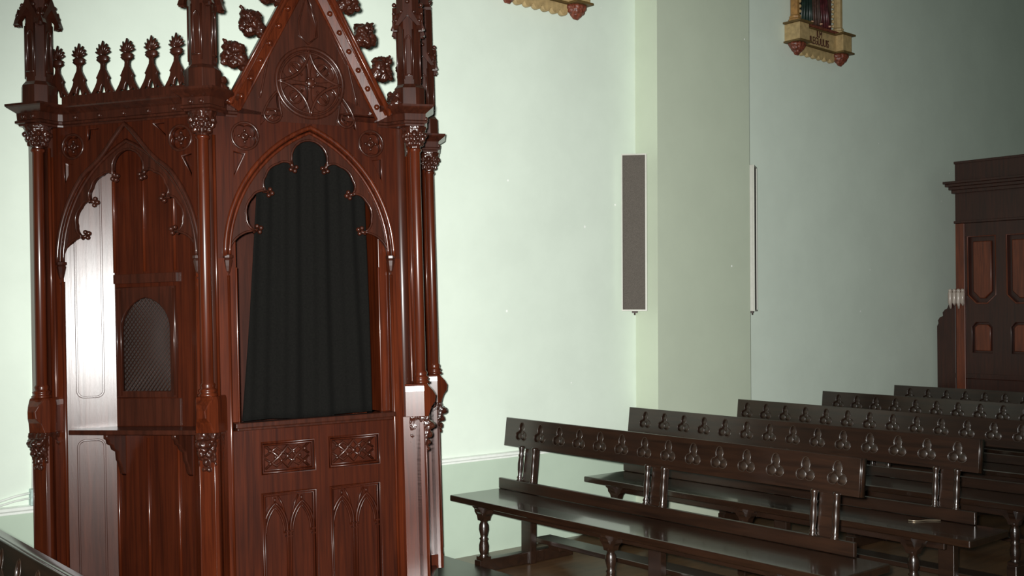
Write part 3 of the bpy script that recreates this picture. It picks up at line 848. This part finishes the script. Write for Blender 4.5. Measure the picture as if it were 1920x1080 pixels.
    mb.prism([(.128, .010), (.128, -.09), (.262, bd + .001), (.70, bd + .001), (W - .055, -.05), (W - .055, .010)], 1.034, 1.056, F=Matrix(((1, 0, 0, 0), (0, 0, 1, 0), (0, 1, 0, 0), (0, 0, 0, 1))))
    sh = mb.build('arm_shelf', Bd, booth, .003)
    for x in (.30, .665):
        mb = MB(K)
        pr = [(bd, 1.034), (-.03, 1.034), (-.03, 1.012), (-.045, 1.004), (-.050, .985), (-.075, .975), (-.085, .955), (-.115, .94), (-.12, .90), (-.135, .88), (-.15, .835), (bd, .82)]
        G3 = Matrix(((0, 0, 1, 0), (0, 1, 0, 0), (1, 0, 0, 0), (0, 0, 0, 1)))
        mb.plate([pr], x - .012, x + .012, .003, F=G3)
        mb.build('shelf_bracket', Bd, sh)
niche(FA, WID[0]); niche(FC, WID[2], True)

# ------------------------------------------------------------------ pews
YL, YR, PH = 5.398, 2.785, .908
YC = (YL + YR) / 2
tre = [(0, .030, .025), (0, .048, .018), (-.025, -.022, .028), (.025, -.022, .028), (0, .004, .024)]
def make_pew():
    root = empty('pew', (0, 0, 0))
    # back rail: carved face over a solid board, raked backwards
    zc = .816
    rk = Matrix.Translation((0, 0, zc)) @ Matrix.Rotation(.12, 4, 'Y')
    hl = (YL - YR) / 2
    # plate frame: x -> -Y(world) , y -> up, z -> -X (front)
    P = rk @ Matrix(((0, 0, -1, 0), (-1, 0, 0, 0), (0, 1, 0, 0), (0, 0, 0, 1)))
    mb = MB(P)
    holes = []
    for k in range(14):
        x = -(2.908 + .179 * k - YC)
        holes.append(shift(star(tre, 40, (0, 0)), x, .004))
    mb.plate([[(-hl, -.092), (hl, -.092), (hl, .092), (-hl, .092)]] + holes, .006, .020, .003)
    mb.plate([[(-hl, -.092), (hl, -.092), (hl, .092), (-hl, .092)]], -.034, .0058, .003)
    br = mb.build('back_rail', M['pew'], root)
    mb = MB(P)
    for cx, cz, r in tre:
        mb.ball((cx, .004 + cz, .005), r * .90, n=12, sc=(1, 1, .26))
    mb.tube([(a, .004 + b, .0195) for a, b in star(tre, 28, (0, 0))], .0025, closed=True, n=5)
    t0 = mb.build('trefoil_carving', M['pew_carve'], br)
    for k in range(14):
        t = t0 if k == 0 else t0.copy()
        if k: COL.objects.link(t)
        t.location = (0, 2.908 + .179 * k - YC, 0)
    # lower back rail standing on the seat
    mb = MB(); mb.box(-.075, -.050, -hl, hl, .452, .520); mb.build('seat_back_rail', M['pew'], root, .004)
    # seat
    mb = MB(); mb.box(-.475, -.050, -hl - .17, hl, .412, .450); mb.build('seat', M['pew_seat'], root, .006)
    mb = MB(); mb.box(-.315, -.290, -hl + .05, hl - .2, .345, .411); mb.box(-.05, -.025, -hl + .05, hl - .25, .36, .41)
    mb.build('seat_rail', M['pew'], root, .003)
    for y in (5.155 - YC, 4.06 - YC, 2.965 - YC):
        # rear upright with flat board and turned shafts
        mb = MB()
        mb.prism([(-.05, .0), (.0, .0), (.0, .45), (.048, .90), (.012, .90), (-.050, .45)], y - .047, y + .047, plane='xz')
        up = mb.build('back_post', M['pew'], root, .004)
        for sg in (-1, 1):
            mb = MB(); yy = y + sg * .062
            prof = [(.019, .0), (.022, .012), (.014, .02), (.019, .030), (.012, .045), (.017, .08), (.019, .12), (.014, .16), (.018, .17), (.013, .185), (.016, .205), (.020, .22), (.018, .232)]
            G = Matrix.Translation((-.052, yy, .508)) @ Matrix.Rotation(.09, 4, 'Y')
            mb.lathe(prof, F=G, n=12); mb.build('turned_shaft', M['pew'], up)
        # front leg
        mb = MB(); x0 = -.395
        mb.prism([(x0 - .062, .411), (x0 - .058, .396), (x0 - .045, .388), (x0 - .042, .372), (x0 - .028, .356), (x0 - .024, .335), (x0 + .024, .335), (x0 + .032, .36), (x0 + .06, .385), (x0 + .09, .395), (x0 + .10, .411)], y - .02, y + .02, plane='xz')
        mb.prism([(y - .085, .411), (y - .080, .392), (y - .062, .384), (y - .058, .364), (y - .038, .346), (y - .028, .318), (y + .028, .318), (y + .038, .346), (y + .058, .364), (y + .062, .384), (y + .080, .392), (y + .085, .411)], x0 - .026, x0 + .026, plane='yz')
        mb.lathe([(.024, .092), (.030, .098), (.022, .106), (.024, .114), (.030, .135), (.030, .165), (.022, .195), (.028, .205), (.020, .215), (.024, .232), (.031, .262), (.029, .29), (.019, .31), (.028, .318), (.028, .330), (.022, .336)], (x0, y, 0), 16)
        mb.box(x0 - .032, x0 + .032, y - .032, y + .032, .077, .096)
        mb.build('leg', M['pew'], root, .0)
        mb = MB(); mb.box(x0 - .05, .34, y - .03, y + .03, .002, .078); mb.build('foot_runner', M['pew'], root, .005)
    mb = MB(); mb.box(.06, .21, 3.99 - 1.22 - YC, 3.99 + 1.22 - YC, .112, .142); kb = mb.build('kneeling_board', M['pew'], root, .006)
    for y in (5.05, 3.99, 2.93):
        y -= YC
        mb = MB(); mb.prism([(.100, .076), (.170, .076), (.185, .1125), (.085, .1125)], y - .05, y + .05, plane='xz'); mb.build('support_block', M['pew'], kb, .003)
    return root
def copy_tree(o, parent=None):
    c = o.copy(); COL.objects.link(c); c.parent = parent
    for ch in list(o.children): copy_tree(ch, c)
    return c
pew = make_pew()
PX = [4.535, 5.71, 6.89, 8.17, 9.36]
labs = ['nearest pew of the wall row, its whole seat and trefoil back showing',
        'pew directly behind the nearest one, right end of its back in view',
        'third pew back, left end in front of the pilaster foot',
        'fourth pew back, only a strip of its back showing',
        'farthest pew, top edge just below the distant confessional']
for k, x in enumerate(PX):
    o = pew if k == 0 else copy_tree(pew)
    o.location = (x + .0, YC, 0)
    tag(o, 'dark oak ' + labs[k], 'pew', 'dark pews along the pale green wall')
o = copy_tree(pew); o.location = (.925, 3.98 - (YL - YR) / 2, 0)
tag(o, 'dark pew back in the bottom left corner, polished top edge catching light', 'pew')
# thin wire hook left on the seat of the second pew
mb = MB(); mb.tube([(-.05, .055, 0), (-.045, .03, 0), (-.03, .012, 0), (0, 0, 0), (.03, -.006, 0), (.07, -.04, .0), (.085, -.06, 0)], .0035)
o = mb.build('wire_hook', M['steel']); o.location = (5.53, 3.03, .4542)
tag(o, 'small bent wire hook lying on the seat of the second pew', 'hook')

# low wooden step between confessional and pews
mb = MB(); mb.box(3.74, 4.09, 4.55, WY - .02, 0.001, .05)
o = mb.build('floor_step', M['pew'], None, .006); tag(o, 'low dark wooden step on the floor between confessional and nearest pew', 'step')

# ------------------------------------------------------------------ column loudspeakers
def speaker(loc, rz, label, w, d, h, wallside):
    root = empty('column_loudspeaker', loc, (0, 0, rz))
    # local: front faces -Y, width along X
    mb = MB(); mb.box(-w / 2, w / 2, 0, d, 0, h); mb.build('cabinet', M['spk_frame'], root, .003)
    mb = MB(); t = .010
    mb.prism([(-w / 2, 0), (w / 2, 0), (w / 2, t), (-w / 2, t)], -.012, 0, plane='xz'); mb.prism([(-w / 2, h - t), (w / 2, h - t), (w / 2, h), (-w / 2, h)], -.012, 0, plane='xz')
    mb.box(-w / 2, -w / 2 + t * .7, -.012, 0, t, h - t); mb.box(w / 2 - t * 1.2, w / 2, -.012, 0, t, h - t)
    mb.build('rim', M['spk_frame'], root)
    mb = MB(); mb.box(-w / 2 + t * .7, w / 2 - t * 1.2, -.005, -.0005, t, h - t); mb.build('grille_cloth', M['spk_cloth'], root)
    mb = MB(); mb.box(-.02, .02, .01, d + .03, -.014, -.001); mb.lathe([(.006, -.03), (.006, -.014)], (0, .02, 0), 8); mb.box(-.015, .015, d, d + wallside, .05, .09); mb.box(-.015, .015, d, d + wallside, h - .09, h - .05)
    mb.build('mounting_bracket', M['spk_dark'], root)
    tag(root, label, 'loudspeaker', None)
    return root
speaker((5.782, 5.42, 1.612), -math.radians(50), 'tall slim loudspeaker with dark brown grille on the near side of the pilaster', .186, .035, 1.165, .045)
speaker((7.155, 5.365, 1.612), math.radians(30), 'tall slim loudspeaker seen edge on behind the far side of the pilaster', .19, .055, 1.19, .045)

# ------------------------------------------------------------------ station pictures
def station(x0, z0, label, h=1.35, sc=1.0):
    """origin at lower left of the frame on the wall; front faces -Y"""
    root = empty('station_picture', (x0, WY, z0)); root.scale = (sc, 1, sc)
    C = M['cream']; w = .90; d = .13
    # console: centre text board and two canted pedestals
    mb = MB(); mb.box(.18, w - .18, -.085, -.001, .0, .165); mb.build('text_board', C, root, .003)
    for xc in (.115, w - .115):
        mb = MB()
        pl = [(xc - .07, -.001), (xc - .07, -.16), (xc + .07, -.16), (xc + .07, -.001)]
        mb.prism(pl, .0, .155)
        mb.build('pedestal', C, root, .003)
        for z, e in ((.155, .026), (-.012, .018)):
            mb = MB()
            pl2 = [(xc - .07 - e, -.002), (xc - .07 - e, -.16 - e), (xc + .07 + e, -.16 - e), (xc + .07 + e, -.002)]
            mb.prism(pl2, z, z + .016)
            mb.build('pedestal_moulding', M['moulding_dark'], root, .002)
        mb = MB()
        for r_, z in ((.070, -.028), (.055, -.055), (.034, -.080), (.016, -.097)):
            m_ = 7 if r_ > .03 else 3
            for k in range(m_):
                a = PI + PI * (k + .5) / m_
                mb.ball((xc + r_ * cos(a), -.07 + r_ * .9 * sin(a), z), .024 if r_ > .05 else .019, n=8)
        mb.lathe([(.01, -.10), (.03, -.08), (.05, -.05), (.072, -.012)], (xc, -.07, 0), 10)
        leafy(mb.build('leaf_corbel', M['leafred'], root), .006, .012)
        # column at the side of the relief
        mb = MB(); xx = xc
        mb.lathe([(.060, .182), (.060, .20), (.048, .21), (.052, .225), (.040, .24), (.040, h - .12), (.055, h - .10), (.06, h - .06)], (xx, -.062, 0), 8, phase=PI / 8, smooth=False)
        mb.build('side_column', M['gilt'] if xc < .3 else C, root)
        mb = MB()
        for k in range(24): mb.ball((xx + (.075 if xc < .3 else -.075), -.06, .20 + k * .045), .017, n=8)
        mb.build('bead_strip', C, root)
    mb = MB()
    for z, e, t in ((.150, .012, .014), (-.012, .012, .014)): mb.box(.20, w - .20, -.085 - e, -.002, z, z + t)
    mb.build('text_board_moulding', M['moulding_dark'], root, .002)
    # scalloped valance
    n = 6; x0_, x1_ = .185, w - .185; st = (x1_ - x0_) / n; pts = [(x0_, -.012)]
    for k in range(n):
        for t in range(7):
            a = PI + PI * t / 6; pts.append((x0_ + st * (k + .5) + st * .42 * cos(a), -.070 + .030 * sin(a)))
    pts.append((x1_, -.012))
    mb = MB(Matrix(((1, 0, 0, 0), (0, 0, -1, 0), (0, 1, 0, 0), (0, 0, 0, 1)))); mb.plate([pts], .035, .075, .003); mb.build('scalloped_valance', C, root)
    # gothic style lettering, two lines
    def text(s, size, cx, z):
        cu = bpy.data.curves.new('t', 'FONT'); cu.body = s; cu.size = size; cu.align_x = 'CENTER'; cu.extrude = .003; cu.space_character = .9
        o = bpy.data.objects.new('t', cu); me = bpy.data.meshes.new_from_object(o)
        me.transform(Matrix(((.72, 0, 0, cx), (0, 0, -1, -.0865), (0, 1, 0, z), (0, 0, 0, 1))))
        bpy.data.objects.remove(o); bpy.data.curves.remove(cu); return me
    link('lettering', text('ILM', .085, w / 2, .092), M['ink'], root)
    link('lettering', text('ILEGULIUIS', .095, w / 2, .022), M['ink'], root)
    # relief scene
    mb = MB(); mb.box(.17, w - .17, -.03, -.002, .18, h - .05); mb.build('relief_ground', M['relief'], root)
    mb = MB(); mb.box(.15, w - .15, -.10, -.002, .166, .19); mb.build('relief_ledge', M['leafred'], root, .003)
    for xf, mat, hh, lean in ((.285, 'robe_green', .62, .05), (.44, 'robe_brown', .70, -.03), (.585, 'robe_red', .55, -.07)):
        mb = MB()
        prof = [(.075, .19), (.082, .22), (.070, .30), (.058, .40), (.062, .19 + hh * .62), (.066, .19 + hh * .74), (.045, .19 + hh * .82), (.022, .19 + hh * .85)]
        G = Matrix.Translation((xf, -.045, 0)) @ Matrix.Rotation(lean, 4, 'Y')
        mb.lathe(prof, F=G, n=20, squash=.55)
        for k in range(7):
            a = PI + PI * (k + .5) / 7
            mb.tube([(.078 * cos(a), .045 * sin(a), .20), (.062 * cos(a + .1), .036 * sin(a), .36), (.058 * cos(a), .034 * sin(a), .19 + hh * .6)], [.012, .009, .006], F=G, n=6)
        mb.tube([(-.055, -.02, .19 + hh * .74), (-.075, -.04, .19 + hh * .55), (-.02, -.055, .19 + hh * .50)], [.022, .019, .013], F=G)
        mb.tube([(.055, -.02, .19 + hh * .74), (.075, -.04, .19 + hh * .55), (.02, -.055, .19 + hh * .52)], [.022, .019, .013], F=G)
        f = mb.build('robed_figure', M[mat], root)
        mb = MB(); mb.ball((0, -.005, .19 + hh * .93), .038, F=G, sc=(.85, .9, 1.15)); mb.lathe([(.018, .19 + hh * .83), (.016, .19 + hh * .9)], F=G, n=10)
        mb.ball((.0, -.058, .19 + hh * .51), .016, F=G); mb.ball((0, -.042, .19 + hh * .92), .008, F=G)
        mb.ball((.03, -.045, .215), .016, F=G, sc=(1, 1.5, .6))
        mb.build('head_and_hands', M['skin'], f)
    # gabled canopy above
    mb = MB(Matrix(((1, 0, 0, 0), (0, 0, -1, 0), (0, 1, 0, 0), (0, 0, 0, 1))))
    ah = arch_half(.27, h - .35, .33, 12)
    lp = [(.03, h - .06), (w / 2, h + .38), (w - .03, h - .06), (w - .03, h - .35), (w / 2 + .27, h - .35)] + [(w / 2 + x, z) for x, z in ah[1:]] + [(w / 2 - x, z) for x, z in reversed(ah[:-1])] + [(.03, h - .35)]
    mb.plate([lp], .05, .11, .005); mb.build('canopy', C, root)
    tag(root, label, 'religious picture', 'stations hung high on the wall')
    return root
station(7.80, 3.975, 'cream and gilt framed relief, right-hand one, beyond the pilaster, dark robed figures above lettered base', sc=1.0)
station(4.49, 3.80, 'cream framed relief, left-hand one, scalloped lower edge showing between confessional and pilaster', sc=.95)

# ------------------------------------------------------------------ wiring at the left
mb = MB(); mb.box(1.585, 1.635, WY - .045, WY - .001, .655, .735)
o = mb.build('junction_box', M['boxm'], None, .004); tag(o, 'small grey green junction box on the wall at the left of the confessional', 'junction box')
mb = MB(); mb.tube([(1.584, WY - .02, .715), (1.52, WY - .012, .705), (1.44, WY - .01, .685), (1.32, WY - .01, .68), (.6, WY - .01, .676), (-.6, WY - .01, .674)], .006)
o = mb.build('cable', M['cable']); tag(o, 'upper white cable running left from the junction box', 'cable')
mb = MB(); mb.tube([(1.584, WY - .02, .690), (1.52, WY - .012, .682), (1.45, WY - .02, .668), (1.3, WY - .022, .664), (.6, WY - .022, .6635), (-.6, WY - .022, .6635)], .005)
o = mb.build('cable', M['cable']); tag(o, 'lower white cable lying on the rail left of the junction box', 'cable')
mb = MB(); mb.tube([(1.60, WY - .01, .736), (1.60, WY - .008, 1.1), (1.602, WY - .008, 2.3)], .005)
o = mb.build('cable', M['cable']); tag(o, 'white cable rising up the wall from the junction box', 'cable')

# ------------------------------------------------------------------ distant confessional
cab = empty('confessional', (10.4, 5.31, 0))
tag(cab, 'tall reddish brown panelled wooden confessional at the far right edge, behind the pews', 'confessional')
# local x: depth away from us, local y negative = away from the wall
Dm, Wm = 1.0, 1.75
C1, C2 = M['cab'], M['cab_dark']
mb = MB(); mb.box(.02, Dm, -Wm, 0, .0, 2.50); mb.build('carcass', C2, cab)
mb = MB(); mb.box(.0, Dm, -Wm - .005, .005, 2.50, 2.83); mb.build('frieze', C2, cab, .004)
mb = MB()
for x, z0, z1 in ((-.015, 2.50, 2.525), (-.03, 2.805, 2.84), (-.05, 2.84, 2.872), (-.075, 2.872, 2.90), (-.09, 2.90, 2.925)): mb.box(x, Dm, -Wm + x, -x, z0, z1)
mb.build('cornice', C2, cab, .004)
mb = MB(); mb.box(.0, Dm, -Wm, .005, 2.925, 3.125); mb.box(-.01, Dm, -Wm, .012, 3.105, 3.13); mb.build('parapet', C2, cab, .004)
# front framing: plate frame x -> -Y, y -> up, z -> -X
P = Matrix(((0, 0, -1, 0), (-1, 0, 0, 0), (0, 1, 0, 0), (0, 0, 0, 1)))
mb = MB(P); holes = []
def oct_panel(a, b, z0, z1, c_): return [(a, z1), (a, z0 + c_), (a + c_, z0), (b - c_, z0), (b, z0 + c_), (b, z1)]
cols = [(.13, .41), (.52, .80), (.93, 1.21), (1.33, 1.61)]
for a, b in cols:
    holes.append(oct_panel(a, b, 1.69, 2.36, .085)); 
low = [(.17, .37), (.56, .76), (.97, 1.17), (1.37, 1.57)]
for a, b in low: holes.append([(a, 1.20), (b, 1.20), (b, 1.46), (b - .04, 1.50), (a + .04, 1.50), (a, 1.46)])
mb.plate([[(.002, .95), (Wm - .002, .95), (Wm - .002, 2.498), (.002, 2.498)]] + holes, -.018, .018, .006)
mb.build('panelled_front', C2, cab)
for a, b in cols:
    mb = MB(P); op = oct_panel(a + .012, b - .012, 1.702, 2.348, .08)
    mb.tube([(x, z, .014) for x, z in oct_panel(a, b, 1.69, 2.36, .085)], .009, closed=True, n=6)
    mb.plate([oct_panel(a + .045, b - .045, 1.74, 2.31, .07)], -.016, .004, .008)
    mb.build('raised_panel', C1, cab)
for a, b in low:
    mb = MB(P); mb.plate([[(a + .02, 1.22), (b - .02, 1.22), (b - .02, 1.45), (b - .05, 1.48), (a + .05, 1.48), (a + .02, 1.45)]], -.016, .006, .006); mb.build('raised_panel', C1, cab)
mb = MB(); mb.box(-.03, .02, -Wm, .0, .94, .99); mb.box(-.012, .019, -Wm, .0, .0, .94); mb.build('dado', C2, cab, .004)
# stepped carved wing against the wall
mb = MB()
pr = [(0.0, 0), (.20, 0), (.20, 1.46), (.185, 1.49), (.19, 1.52), (.17, 1.55), (.135, 1.565), (.14, 1.60), (.115, 1.63), (.09, 1.64), (.075, 1.68), (.08, 1.72), (.06, 1.75), (.055, 1.81), (.03, 1.835), (.0, 1.84)]
mb.prism(pr, -.02, .10, plane='yz'); mb.build('carved_wing', C2, cab, .004)
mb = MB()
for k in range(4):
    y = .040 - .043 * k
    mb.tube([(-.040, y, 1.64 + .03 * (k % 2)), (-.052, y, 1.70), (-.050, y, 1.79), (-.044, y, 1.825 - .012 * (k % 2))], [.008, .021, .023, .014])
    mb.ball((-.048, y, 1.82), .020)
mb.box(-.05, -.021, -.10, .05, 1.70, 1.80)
c = mb.build('carved_top', M['cab_pale'], cab); c['label'] = 'pale carving'
mb = MB(); mb.box(-.034, -.0185, -.105, -.012, .0, 2.495); mb.build('pilaster_strip', C1, cab, .004)

# ------------------------------------------------------------------ light
def spot(name, loc, target, power, size, blend, radius, col):
    l = bpy.data.lights.new(name, 'SPOT'); l.energy = power; l.spot_size = size; l.spot_blend = blend; l.shadow_soft_size = radius; l.color = col
    o = bpy.data.objects.new(name, l); COL.objects.link(o); o.location = loc
    o.rotation_euler = (Vector(target) - Vector(loc)).to_track_quat('-Z', 'Y').to_euler(); return o
fw = Vector((sin(yaw) * cos(pit), cos(yaw) * cos(pit), sin(pit))); rt = Vector((cos(yaw), -sin(yaw), 0)); upv = rt.cross(fw)
loc = Vector((0, 0, EYE)) - rt * .06 + upv * .05
spot('camera_flash', loc, loc + fw * 5 + rt * .15 - upv * .22, 2800, math.radians(78), 1.0, .035, (1.0, 1.0, .97))
W = bpy.data.worlds.new('world'); S.world = W; W.use_nodes = True
bg = W.node_tree.nodes['Background']; bg.inputs['Color'].default_value = (.78, 1.0, .86, 1); bg.inputs['Strength'].default_value = .06

S.view_settings.view_transform = 'Standard'; S.view_settings.look = 'None'; S.view_settings.gamma = 1; S.view_settings.use_curve_mapping = False
S.view_settings.exposure = 0
